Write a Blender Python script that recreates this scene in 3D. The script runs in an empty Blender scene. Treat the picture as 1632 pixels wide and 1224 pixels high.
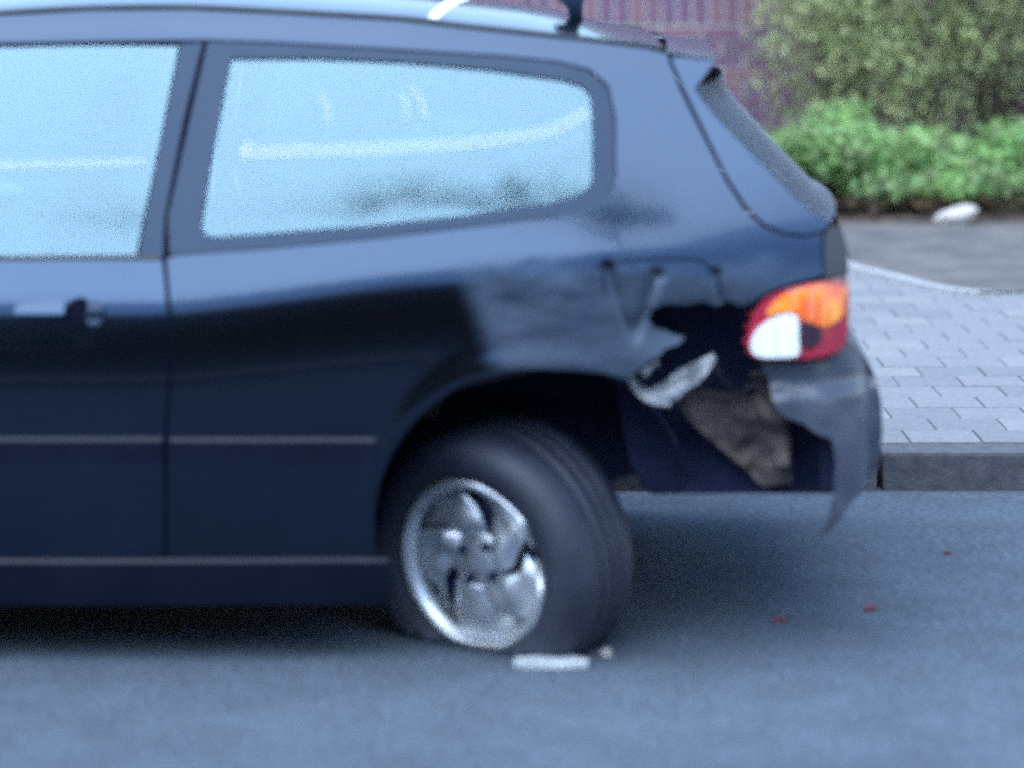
import bpy, bmesh, math, random
from mathutils import Vector, Matrix, noise
from mathutils.geometry import delaunay_2d_cdt

R = math.radians
SC = bpy.context.scene
COL = SC.collection
random.seed(7)

# ------------------------------------------------------------------ camera, sky, sun, exposure
D = 6.2            # camera to the near flank of the car (m)
S = 0.0013         # metres per photo pixel on that plane
H = 1.55           # camera height
YH = -127.0        # photo row of the horizon
W = 1.69           # car width

cam_d = bpy.data.cameras.new('camera')
cam = bpy.data.objects.new('camera', cam_d)
COL.objects.link(cam)
cam.location = (0, -D, H)
cam.rotation_euler = (R(90), 0, 0)
cam_d.sensor_width = 36.0
cam_d.lens = 36.0 * (D / S) / 1632.0
cam_d.shift_y = -(612 - YH) / 1632.0
cam_d.clip_start = 0.05
cam_d.clip_end = 4000
cam_d.dof.use_dof = True
cam_d.dof.focus_distance = 8.5
cam_d.dof.aperture_fstop = 1.5
SC.camera = cam

SUN_EL, SUN_AZ = R(66), R(215)     # sun veiled by thin cloud, a broad soft glow behind the photographer
world = bpy.data.worlds.new('World')
SC.world = world
world.use_nodes = True
wn = world.node_tree
for n in list(wn.nodes):
    wn.nodes.remove(n)
wo = wn.nodes.new('ShaderNodeOutputWorld')
wb = wn.nodes.new('ShaderNodeBackground')
sky = wn.nodes.new('ShaderNodeTexSky')
sky.sky_type = 'NISHITA'
sky.sun_disc = False
sky.sun_elevation = SUN_EL
sky.sun_rotation = SUN_AZ
sky.air_density = 1.3
sky.dust_density = 0.3
sky.ozone_density = 3.5
wb.inputs['Strength'].default_value = 0.10
wn.links.new(sky.outputs[0], wb.inputs[0])
wn.links.new(wb.outputs[0], wo.inputs[0])

sun_d = bpy.data.lights.new('sun', 'SUN')
sun_d.energy = 1.5
sun_d.angle = R(86)
sun_d.color = (0.86, 0.95, 1.0)
sun = bpy.data.objects.new('sun', sun_d)
COL.objects.link(sun)
sd = Vector((math.sin(SUN_AZ) * math.cos(SUN_EL), math.cos(SUN_AZ) * math.cos(SUN_EL), math.sin(SUN_EL)))
sun.rotation_euler = sd.to_track_quat('Z', 'Y').to_euler()

SC.view_settings.view_transform = 'Standard'
SC.view_settings.look = 'None'
SC.view_settings.gamma = 1.0
SC.view_settings.use_curve_mapping = False
SC.view_settings.exposure = 2.15
SC.render.engine = 'CYCLES'
SC.cycles.use_denoising = False      # the phone picture is grainy
SC.cycles.use_adaptive_sampling = True
SC.cycles.adaptive_threshold = 0.04
SC.cycles.filter_width = 2.2
SC.cycles.max_bounces = 8
SC.cycles.transparent_max_bounces = 12
SC.cycles.caustics_reflective = False
SC.cycles.caustics_refractive = False

# ------------------------------------------------------------------ materials
def mat(name, col, rough=0.6, metal=0.0, spec=0.5, coat=0.0, vary=0.0, scale=20.0, col2=None,
        bump=0.0, bscale=200.0, coat_rough=0.03, detail=6.0, trans=0.0, tint=None):
    m = bpy.data.materials.new(name)
    m.use_nodes = True
    nt = m.node_tree
    p = nt.nodes['Principled BSDF']
    p.inputs['Base Color'].default_value = (*col, 1)
    p.inputs['Roughness'].default_value = rough
    p.inputs['Metallic'].default_value = metal
    p.inputs['Specular IOR Level'].default_value = spec
    p.inputs['Coat Weight'].default_value = coat
    p.inputs['Coat Roughness'].default_value = coat_rough
    p.inputs['Transmission Weight'].default_value = trans
    if tint:
        p.inputs['Coat Tint'].default_value = (*tint, 1)
    if col2 or bump:
        tc = nt.nodes.new('ShaderNodeTexCoord')
    if col2:
        nz = nt.nodes.new('ShaderNodeTexNoise')
        nz.inputs['Scale'].default_value = scale
        nz.inputs['Detail'].default_value = detail
        nz.inputs['Roughness'].default_value = 0.62
        nt.links.new(tc.outputs['Object'], nz.inputs['Vector'])
        cr = nt.nodes.new('ShaderNodeValToRGB')
        cr.color_ramp.elements[0].position = 0.36
        cr.color_ramp.elements[1].position = 0.66
        cr.color_ramp.elements[0].color = (*col, 1)
        cr.color_ramp.elements[1].color = (*col2, 1)
        nt.links.new(nz.outputs['Fac'], cr.inputs['Fac'])
        nt.links.new(cr.outputs['Color'], p.inputs['Base Color'])
    if bump:
        nb = nt.nodes.new('ShaderNodeTexNoise')
        nb.inputs['Scale'].default_value = bscale
        nb.inputs['Detail'].default_value = 5
        nt.links.new(tc.outputs['Object'], nb.inputs['Vector'])
        bp = nt.nodes.new('ShaderNodeBump')
        bp.inputs['Strength'].default_value = bump
        bp.inputs['Distance'].default_value = 0.01
        nt.links.new(nb.outputs['Fac'], bp.inputs['Height'])
        nt.links.new(bp.outputs['Normal'], p.inputs['Normal'])
    return m

def scuff_sheen_paint():
    """the same paint, scraped dull, with a lighter sheen painted in, where the other car ran along the rear quarter"""
    m = mat('scuff_sheen_paint', (0.028, 0.045, 0.078), 0.16, 1.0, 0.5, coat=0.3, coat_rough=0.05, bump=0.01, bscale=40)
    nt = m.node_tree
    p = nt.nodes['Principled BSDF']
    tc = nt.nodes.new('ShaderNodeTexCoord')
    L = nt.links.new
    sp_ = nt.nodes.new('ShaderNodeSeparateXYZ')
    L(tc.outputs['Object'], sp_.inputs[0])
    nz = nt.nodes.new('ShaderNodeTexNoise'); nz.inputs['Scale'].default_value = 11; nz.inputs['Detail'].default_value = 7
    m2 = nt.nodes.new('ShaderNodeMapping'); m2.inputs['Scale'].default_value = (0.45, 1, 1.7)
    L(tc.outputs['Object'], m2.inputs[0]); L(m2.outputs[0], nz.inputs[0])
    def rng_(sock, a, b, lo=0.0, hi=1.0):
        r = nt.nodes.new('ShaderNodeMapRange'); r.interpolation_type = 'SMOOTHSTEP'
        r.inputs['From Min'].default_value = a; r.inputs['From Max'].default_value = b
        r.inputs['To Min'].default_value = lo; r.inputs['To Max'].default_value = hi
        L(sock, r.inputs['Value']); return r.outputs[0]
    def mul(a, b):
        q = nt.nodes.new('ShaderNodeMath'); q.operation = 'MULTIPLY'; L(a, q.inputs[0]); L(b, q.inputs[1]); return q.outputs[0]
    # scuffs and the painted sheen begin at the kink in front of the arch and run back to the lamp
    edge = nt.nodes.new('ShaderNodeMath'); edge.operation = 'MULTIPLY_ADD'; edge.inputs[1].default_value = 0.35
    L(sp_.outputs[2], edge.inputs[0]); L(sp_.outputs[0], edge.inputs[2])      # slightly raked front edge
    msk = mul(mul(rng_(edge.outputs[0], 0.145, 0.225), rng_(sp_.outputs[2], 0.545, 0.62)), mul(rng_(sp_.outputs[2], 0.86, 0.76), rng_(nz.outputs['Fac'], 0.30, 0.62, 0.55, 1.0)))
    rp = nt.nodes.new('ShaderNodeMapRange')
    L(msk, rp.inputs['Value'])
    for sock, a, b in (('Roughness', 0.16, 0.55), ('Metallic', 1.0, 0.55), ('Coat Weight', 0.25, 0.05)):
        r2 = nt.nodes.new('ShaderNodeMapRange')
        r2.inputs['To Min'].default_value = a; r2.inputs['To Max'].default_value = b
        L(rp.outputs[0], r2.inputs['Value']); L(r2.outputs[0], p.inputs[sock])
    mx = nt.nodes.new('ShaderNodeMix'); mx.data_type = 'RGBA'
    mx.inputs[6].default_value = (0.031, 0.047, 0.077, 1); mx.inputs[7].default_value = (0.046, 0.064, 0.096, 1)
    L(rp.outputs[0], mx.inputs[0]); L(mx.outputs[2], p.inputs['Base Color'])
    return m

def leaf_mat(name, a, b, c, old):
    m = bpy.data.materials.new(name)
    m.use_nodes = True
    nt = m.node_tree
    p = nt.nodes['Principled BSDF']
    p.inputs['Roughness'].default_value = 0.5
    g = nt.nodes.new('ShaderNodeNewGeometry')
    cr = nt.nodes.new('ShaderNodeValToRGB')
    cr.color_ramp.elements[0].color = (*a, 1)
    cr.color_ramp.elements[1].color = (*c, 1)
    e = cr.color_ramp.elements.new(0.55)
    e.color = (*b, 1)
    nt.links.new(g.outputs['Random Per Island'], cr.inputs['Fac'])
    # older, browner sprays among the fresh ones
    tc = nt.nodes.new('ShaderNodeTexCoord')
    nz = nt.nodes.new('ShaderNodeTexNoise')
    nz.inputs['Scale'].default_value = 5.5
    nz.inputs['Detail'].default_value = 3
    mr = nt.nodes.new('ShaderNodeMapRange')
    mr.inputs['From Min'].default_value = 0.42
    mr.inputs['From Max'].default_value = 0.66
    mc = nt.nodes.new('ShaderNodeMix')
    mc.data_type = 'RGBA'
    mc.inputs[7].default_value = (*old, 1)
    nt.links.new(tc.outputs['Object'], nz.inputs['Vector'])
    nt.links.new(nz.outputs['Fac'], mr.inputs['Value'])
    nt.links.new(mr.outputs[0], mc.inputs[0])
    nt.links.new(cr.outputs['Color'], mc.inputs[6])
    nt.links.new(mc.outputs[2], p.inputs['Base Color'])
    tr = nt.nodes.new('ShaderNodeBsdfTranslucent')
    nt.links.new(mc.outputs[2], tr.inputs['Color'])
    mx = nt.nodes.new('ShaderNodeMixShader')
    mx.inputs[0].default_value = 0.42
    out = nt.nodes['Material Output']
    nt.links.new(p.outputs[0], mx.inputs[1])
    nt.links.new(tr.outputs[0], mx.inputs[2])
    nt.links.new(mx.outputs[0], out.inputs[0])
    return m

def glass_mat(name, reflect, tint, rough=0.03, gloss=(0.62, 0.88, 1.0)):
    m = bpy.data.materials.new(name)
    m.use_nodes = True
    nt = m.node_tree
    nt.nodes.remove(nt.nodes['Principled BSDF'])
    tr = nt.nodes.new('ShaderNodeBsdfTransparent')
    tr.inputs[0].default_value = (*tint, 1)
    gl = nt.nodes.new('ShaderNodeBsdfGlossy')
    gl.inputs['Roughness'].default_value = rough
    gl.inputs[0].default_value = (*gloss, 1)
    fr = nt.nodes.new('ShaderNodeLayerWeight')
    fr.inputs['Blend'].default_value = reflect
    mx = nt.nodes.new('ShaderNodeMixShader')
    nt.links.new(fr.outputs['Fresnel'], mx.inputs[0])
    nt.links.new(tr.outputs[0], mx.inputs[1])
    nt.links.new(gl.outputs[0], mx.inputs[2])
    nt.links.new(mx.outputs[0], nt.nodes['Material Output'].inputs[0])
    return m

M = {
    'paint': mat('paint', (0.028, 0.045, 0.078), 0.16, 1.0, 0.5, coat=0.3, coat_rough=0.05, col2=(0.032, 0.051, 0.086), scale=3.0, bump=0.01, bscale=40),
    'trim': mat('trim', (0.020, 0.040, 0.075), 0.4, 0.0, 0.2, bump=0.02, bscale=300),
    'strip': mat('strip', (0.003, 0.005, 0.014), 0.33, 0.0, 0.22, col2=(0.005, 0.008, 0.02), scale=6),
    'rubber': mat('rubber', (0.012, 0.014, 0.022), 0.55),
    'seam': mat('seam', (0.004, 0.005, 0.014), 0.9, spec=0.05),
    'glass': glass_mat('glass', 0.43, (0.80, 0.90, 0.95), 0.085),
    'far_glass': glass_mat('far_glass', 0.30, (0.30, 0.40, 0.45), 0.05),
    'rear_glass': glass_mat('rear_glass', 0.12, (0.35, 0.40, 0.48), 0.3, (0.62, 0.62, 0.68)),
    'seal': mat('seal', (0.85, 0.88, 0.88), 0.4),
    'interior': mat('interior', (0.03, 0.035, 0.05), 0.8, col2=(0.045, 0.05, 0.065), scale=40),
    'alloy': mat('alloy', (0.66, 0.69, 0.74), 0.42, 0.85, col2=(0.5, 0.53, 0.58), scale=8),
    'alloy_dull': mat('alloy_dull', (0.38, 0.40, 0.46), 0.42, 1.0, col2=(0.28, 0.3, 0.36), scale=14),
    'tyre': mat('tyre', (0.013, 0.017, 0.032), 0.62, col2=(0.022, 0.028, 0.048), scale=14, bump=0.12, bscale=120),
    'steel': mat('steel', (0.17, 0.18, 0.21), 0.5, 0.5, col2=(0.28, 0.29, 0.31), scale=30, bump=0.1, bscale=50),
    'rust': mat('rust', (0.05, 0.046, 0.055), 0.8, col2=(0.15, 0.115, 0.10), scale=11, bump=0.4, bscale=25),
    'dark_steel': mat('dark_steel', (0.012, 0.017, 0.05), 0.75, spec=0.2, col2=(0.022, 0.028, 0.065), scale=12),
    'bumper': mat('bumper', (0.05, 0.058, 0.085), 0.42, col2=(0.075, 0.085, 0.115), scale=9, coat=0.25, bump=0.05, bscale=40),
    'lens_red': mat('lens_red', (0.36, 0.02, 0.045), 0.12, coat=0.6),
    'lens_amber': mat('lens_amber', (0.80, 0.10, 0.03), 0.12, coat=0.6, col2=(0.98, 0.30, 0.03), scale=14),
    'lens_clear': mat('lens_clear', (0.70, 0.73, 0.76), 0.15, coat=0.6),
    'lens_dark': mat('lens_dark', (0.03, 0.015, 0.03), 0.3),
    'glint_white': mat('glint_white', (0.8, 0.82, 0.84), 0.5),
    'plate': mat('plate', (0.7, 0.7, 0.68), 0.4),
    'road': mat('road', (0.044, 0.062, 0.088), 0.85, col2=(0.071, 0.096, 0.131), scale=130, bump=0.5, bscale=180, detail=8),
    'kerb': mat('kerb', (0.05, 0.053, 0.066), 0.85, col2=(0.085, 0.088, 0.10), scale=24, bump=0.3, bscale=90),
    'slab_a': mat('slab_a', (0.145, 0.15, 0.168), 0.85, col2=(0.195, 0.198, 0.215), scale=30, bump=0.3, bscale=120),
    'slab_b': mat('slab_b', (0.128, 0.135, 0.152), 0.85, col2=(0.17, 0.174, 0.19), scale=30, bump=0.3, bscale=120),
    'slab_c': mat('slab_c', (0.165, 0.17, 0.18), 0.85, col2=(0.215, 0.216, 0.226), scale=30, bump=0.3, bscale=120),
    'joint': mat('joint', (0.115, 0.117, 0.122), 0.95, col2=(0.15, 0.149, 0.15), scale=60),
    'path': mat('path', (0.062, 0.061, 0.065), 0.9, col2=(0.125, 0.116, 0.112), scale=5, bump=0.4, bscale=140, detail=10),
    'edging': mat('edging', (0.26, 0.265, 0.275), 0.85, col2=(0.33, 0.33, 0.335), scale=30),
    'soil': mat('soil', (0.035, 0.026, 0.022), 0.95, col2=(0.10, 0.07, 0.055), scale=16, bump=0.8, bscale=40),
    'grass': mat('grass', (0.05, 0.09, 0.03), 0.9, col2=(0.08, 0.12, 0.05), scale=1.5, bump=0.6, bscale=30),
    'brick_a': mat('brick_a', (0.15, 0.08, 0.125), 0.85, col2=(0.20, 0.10, 0.15), scale=18, bump=0.3, bscale=60),
    'brick_b': mat('brick_b', (0.125, 0.075, 0.13), 0.85, col2=(0.17, 0.09, 0.15), scale=18, bump=0.3, bscale=60),
    'brick_c': mat('brick_c', (0.18, 0.095, 0.13), 0.85, col2=(0.23, 0.115, 0.155), scale=18, bump=0.3, bscale=60),
    'mortar': mat('mortar', (0.36, 0.35, 0.35), 0.95, col2=(0.44, 0.43, 0.42), scale=30),
    'bark': mat('bark', (0.05, 0.038, 0.03), 0.9, col2=(0.09, 0.07, 0.05), scale=20),
    'stone': mat('stone', (0.36, 0.33, 0.31), 0.85, col2=(0.47, 0.43, 0.40), scale=18, bump=0.4, bscale=40),
    'house_brick': mat('house_brick', (0.10, 0.05, 0.04), 0.9, col2=(0.13, 0.065, 0.05), scale=6),
    'render': mat('render', (0.66, 0.66, 0.68), 0.9, col2=(0.74, 0.74, 0.75), scale=2),  # walls of the added unseen house
    'house_roof': mat('house_roof', (0.05, 0.045, 0.05), 0.8, col2=(0.08, 0.06, 0.06), scale=6),
    'house_frame': mat('house_frame', (0.6, 0.6, 0.6), 0.5),
    'house_pane': mat('house_pane', (0.03, 0.035, 0.045), 0.08),
    'house_door': mat('house_door', (0.05, 0.07, 0.06), 0.5),
    'shard_red': mat('shard_red', (0.15, 0.025, 0.04), 0.5),
    'shard_white': mat('shard_white', (0.32, 0.35, 0.37), 0.5, col2=(0.42, 0.45, 0.47), scale=20),
    'leaf_low': leaf_mat('leaf_low', (0.08, 0.20, 0.07), (0.25, 0.48, 0.16), (0.50, 0.70, 0.25), (0.20, 0.24, 0.11)),
    'leaf_tall': leaf_mat('leaf_tall', (0.28, 0.36, 0.15), (0.56, 0.64, 0.28), (0.78, 0.82, 0.42), (0.18, 0.20, 0.11)),
    'leaf_dark': leaf_mat('leaf_dark', (0.02, 0.04, 0.018), (0.035, 0.07, 0.025), (0.06, 0.10, 0.035), (0.05, 0.06, 0.03)),
    'litter': leaf_mat('litter', (0.05, 0.03, 0.02), (0.12, 0.06, 0.035), (0.25, 0.15, 0.09), (0.09, 0.06, 0.05)),
}

M['scuff_sheen'] = scuff_sheen_paint()

def road_detail():
    m = M['road']; nt = m.node_tree; p = nt.nodes['Principled BSDF']; L = nt.links.new
    base = p.inputs['Base Color'].links[0].from_socket
    tc = nt.nodes.new('ShaderNodeTexCoord')
    last = base
    for sc_, det, lo, hi, a, b in ((1.1, 4, 0.35, 0.7, 0.86, 1.12), (6.0, 8, 0.4, 0.62, 0.90, 1.10), (55.0, 3, 0.38, 0.66, 0.72, 1.32)):
        nz = nt.nodes.new('ShaderNodeTexNoise'); nz.inputs['Scale'].default_value = sc_; nz.inputs['Detail'].default_value = det
        mr = nt.nodes.new('ShaderNodeMapRange')
        mr.inputs['From Min'].default_value = lo; mr.inputs['From Max'].default_value = hi
        mr.inputs['To Min'].default_value = a; mr.inputs['To Max'].default_value = b
        mx = nt.nodes.new('ShaderNodeMix'); mx.data_type = 'RGBA'; mx.blend_type = 'MULTIPLY'; mx.inputs[0].default_value = 1.0
        L(tc.outputs['Object'], nz.inputs['Vector']); L(nz.outputs['Fac'], mr.inputs['Value'])
        L(last, mx.inputs[6]); L(mr.outputs[0], mx.inputs[7])
        last = mx.outputs[2]
    L(last, p.inputs['Base Color'])
road_detail()

# ------------------------------------------------------------------ object helpers
def link(name, me, m=None, parent=None):
    o = bpy.data.objects.new(name, me)
    COL.objects.link(o)
    if m is not None:
        me.materials.append(M[m] if isinstance(m, str) else m)
    if parent is not None:
        o.parent = parent
    return o

def empty(name, loc=(0, 0, 0)):
    o = bpy.data.objects.new(name, None)
    COL.objects.link(o)
    o.location = loc
    o.empty_display_size = 0.1
    return o

def tag(o, label=None, cat=None, group=None, kind=None):
    if label: o['label'] = label
    if cat: o['category'] = cat
    if group: o['group'] = group
    if kind: o['kind'] = kind
    return o

class MB:
    def __init__(self):
        self.v, self.f = [], []
    def add(self, vs, fs):
        b = len(self.v)
        self.v += [tuple(p) for p in vs]
        self.f += [tuple(i + b for i in f) for f in fs]
    def box(self, x0, x1, y0, y1, z0, z1):
        self.add([(x0, y0, z0), (x1, y0, z0), (x1, y1, z0), (x0, y1, z0),
                  (x0, y0, z1), (x1, y0, z1), (x1, y1, z1), (x0, y1, z1)],
                 [(0, 3, 2, 1), (4, 5, 6, 7), (0, 1, 5, 4), (1, 2, 6, 5), (2, 3, 7, 6), (3, 0, 4, 7)])
    def grid(self, rows, closed_u=False):
        n, m = len(rows), len(rows[0])
        fs = []
        for i in range(n - 1):
            for j in range(m - 1 + (1 if closed_u else 0)):
                k = (j + 1) % m
                fs.append((i * m + j, i * m + k, (i + 1) * m + k, (i + 1) * m + j))
        self.add([p for r in rows for p in r], fs)
    def tube(self, pts, rad, seg=8):
        pts = [Vector(p) for p in pts]
        rows = []
        for i, p in enumerate(pts):
            d = (pts[min(i + 1, len(pts) - 1)] - pts[max(i - 1, 0)]).normalized()
            a = d.cross(Vector((0.3, 0.9, 0.31))).normalized()
            b = d.cross(a).normalized()
            r = rad[i] if isinstance(rad, (list, tuple)) else rad
            rows.append([p + a * (r * math.cos(t * 2 * math.pi / seg)) + b * (r * math.sin(t * 2 * math.pi / seg)) for t in range(seg)])
        self.grid(rows, True)
        for q, (r, flip) in enumerate(((rows[0], True), (rows[-1], False))):
            c = sum(r, Vector()) / seg
            self.add([c] + r, [((0, (t + 1) % seg + 1, t + 1) if flip else (0, t + 1, (t + 1) % seg + 1)) for t in range(seg)])
    def build(self, name, m, parent=None, smooth=False, bevel=0.0, merge=True, solid=0.0, solid_off=-1.0):
        me = bpy.data.meshes.new(name)
        me.from_pydata(self.v, [], self.f)
        bm = bmesh.new()
        bm.from_mesh(me)
        if merge:
            bmesh.ops.remove_doubles(bm, verts=bm.verts, dist=1e-5)
        bmesh.ops.recalc_face_normals(bm, faces=bm.faces)
        if bevel:
            bmesh.ops.bevel(bm, geom=[e for e in bm.edges if len(e.link_faces) == 2 and e.calc_face_angle(0) > 0.5], offset=bevel, segments=2, affect='EDGES', profile=0.6)
        for f in bm.faces:
            f.smooth = smooth
        bm.to_mesh(me)
        bm.free()
        o = link(name, me, m, parent)
        if solid:
            md = o.modifiers.new('thickness', 'SOLIDIFY')
            md.thickness = solid
            md.offset = solid_off
        return o

# ------------------------------------------------------------------ car: shape of the flank
def lerp_tab(tab, x):
    if x <= tab[0][0]: return tab[0][1]
    for (a, va), (b, vb) in zip(tab, tab[1:]):
        if x <= b:
            t = (x - a) / (b - a)
            return va + (vb - va) * t
    return tab[-1][1]

def sm(t):
    t = max(0.0, min(1.0, t))
    return t * t * (3 - 2 * t)

# lean of the flank (degrees, + looks up) against height
TILT = [(-0.1, -22), (0.12, -16), (0.25, -7), (0.45, -2), (0.56, 1.5), (0.66, 4.5), (0.715, 9), (0.755, 17), (0.80, 22), (0.87, 25), (1.0, 27), (1.5, 29)]
_prof = []
_a = 0.0
for i in range(0, 1701):
    z = -0.1 + i * 0.001
    _a += math.tan(R(lerp_tab(TILT, z))) * 0.001
    _prof.append(_a)
_mn = min(_prof)
_prof = [p - _mn for p in _prof]

def prof(z):
    t = (z + 0.1) / 0.001
    i = int(max(0, min(1698, math.floor(t))))
    return _prof[i] + (_prof[i + 1] - _prof[i]) * (t - i)

# roof gutter line in the side view (x, z), from the photo rows
def px(x, y, Y=0.0):
    k = S * (1 + Y / D)
    return ((x - 816) * k, H - (y - YH) * k)

GUT = [px(a, b, c) for a, b, c in ((-900, 250, .20), (-700, 150, .22), (-420, 66, .25), (-200, 38, .27), (0, 22, .28), (150, 14, .285), (300, 13, .285), (450, 20, .28),
                                   (640, 31, .275), (740, 43, .27), (930, 63, .265), (1030, 75, .265), (1140, 94, .27), (1300, 130, .28))]

def ztop(x):
    return lerp_tab(GUT, x)

def rise(x):
    t = max(0.0, x + 0.80)
    return 0.09 * math.tanh(0.2 * t * t / (t + 0.35) / 0.09) - 0.05 * sm((x - 0.12) / 0.6)

def side0(x, z):
    """depth of the undamaged flank behind the widest plane"""
    y = prof(z - rise(x))
    t = max(0.0, x + 0.05)
    y += 0.062 * (t / 0.75) ** 2
    t = max(0.0, -x - 1.7)
    y += 0.075 * (t / 1.5) ** 2.2
    d = (z - (ztop(x) - 0.07)) / 0.07
    if d > 0:
        y += 0.014 * d * d
    return y

def seg_d(p, a, b):
    ax, ay = a; bx, by = b
    t = max(0.0, min(1.0, ((p[0] - ax) * (bx - ax) + (p[1] - ay) * (by - ay)) / ((bx - ax) ** 2 + (by - ay) ** 2)))
    return math.hypot(p[0] - ax - t * (bx - ax), p[1] - ay - t * (by - ay))

def topx(x, z):
    return 816 + x / (S * 1.008), YH + (H - z) / (S * 1.008)

def dents(x, z):
    u, v = topx(x, z)
    if u < 640 or v < 340 or v > 760:
        return 0.0
    y = 0.0
    # the rear quarter is shoved in below the shoulder behind a sharp kink
    w = sm((u - 728) / 70.0)
    y -= w * 0.014 * sm((v - 440) / 170.0) * (0.85 + 0.15 * math.sin(u * 0.03))
    # creases
    for a, b, dep, wd in (((968, 428), (1002, 520), 0.007, 9), ((1046, 440), (1012, 530), 0.008, 9), ((1140, 440), (1150, 480), 0.006, 10),
                          ((820, 490), (880, 600), 0.003, 26), ((905, 470), (930, 590), -0.003, 28)):
        d = seg_d((u, v), a, b)
        if d < wd * 3:
            y += dep * math.exp(-(d / wd) ** 2)
    y += 0.018 * math.exp(-(((u - 1100) / 85.0) ** 2 + ((v - 520) / 38.0) ** 2))
    # waviness
    if u > 740:
        k = sm((u - 740) / 80.0) * sm((v - 400) / 40.0)
        y += k * 0.0025 * noise.noise(Vector((u * 0.011, v * 0.015, 3.1)))
        y += k * 0.0006 * noise.noise(Vector((u * 0.04, v * 0.05, 7.7)))
    # the lip of the arch flares
    return y

ARX, ARZ = px(850, 842)
ARR = 254 * S

def arch_lip(x, z):
    d = math.hypot(x - ARX, z - ARZ) - ARR
    y = -0.005 * math.exp(-((d - 0.012) / 0.03) ** 2) if z > ARZ - 0.2 else 0.0
    fx = -2.55
    d = math.hypot(x - fx, z - 0.29) - ARR
    y += -0.005 * math.exp(-((d - 0.012) / 0.03) ** 2) if z > ARZ - 0.2 else 0.0
    return y

def side(x, z):
    return side0(x, z) + arch_lip(x, z)

def near(x, z):
    return side(x, z) + dents(x, z)

def to_xz(p, fn, it=6):
    Y = 0.05
    for _ in range(it):
        x, z = px(p[0], p[1], Y)
        Y = fn(x, z)
    return (x, z)

def inside(p, poly):
    x, y = p
    r = False
    j = len(poly) - 1
    for i in range(len(poly)):
        xi, yi = poly[i]; xj, yj = poly[j]
        if (yi > y) != (yj > y) and x < (xj - xi) * (y - yi) / (yj - yi) + xi:
            r = not r
        j = i
    return r

def dense(loop, sp):
    out = []
    n = len(loop)
    for i in range(n):
        a, b = loop[i], loop[(i + 1) % n]
        L = math.hypot(b[0] - a[0], b[1] - a[1])
        k = max(1, int(round(L / sp)))
        for t in range(k):
            out.append((a[0] + (b[0] - a[0]) * t / k, a[1] + (b[1] - a[1]) * t / k))
    return out

def spline(loop, per=4, closed=True):
    """Catmull-Rom through the points"""
    n = len(loop)
    out = []
    rng = range(n) if closed else range(n - 1)
    for i in rng:
        g = (lambda k: loop[k % n]) if closed else (lambda k: loop[max(0, min(n - 1, k))])
        p0, p1, p2, p3 = g(i - 1), g(i), g(i + 1), g(i + 2)
        for t in range(per):
            s = t / per
            out.append(tuple(0.5 * (2 * b + (c - a) * s + (2 * a - 5 * b + 4 * c - d) * s * s + (3 * b - a - 3 * c + d) * s ** 3)
                             for a, b, c, d in zip(p0, p1, p2, p3)))
    if not closed:
        out.append(loop[-1])
    return out

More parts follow.
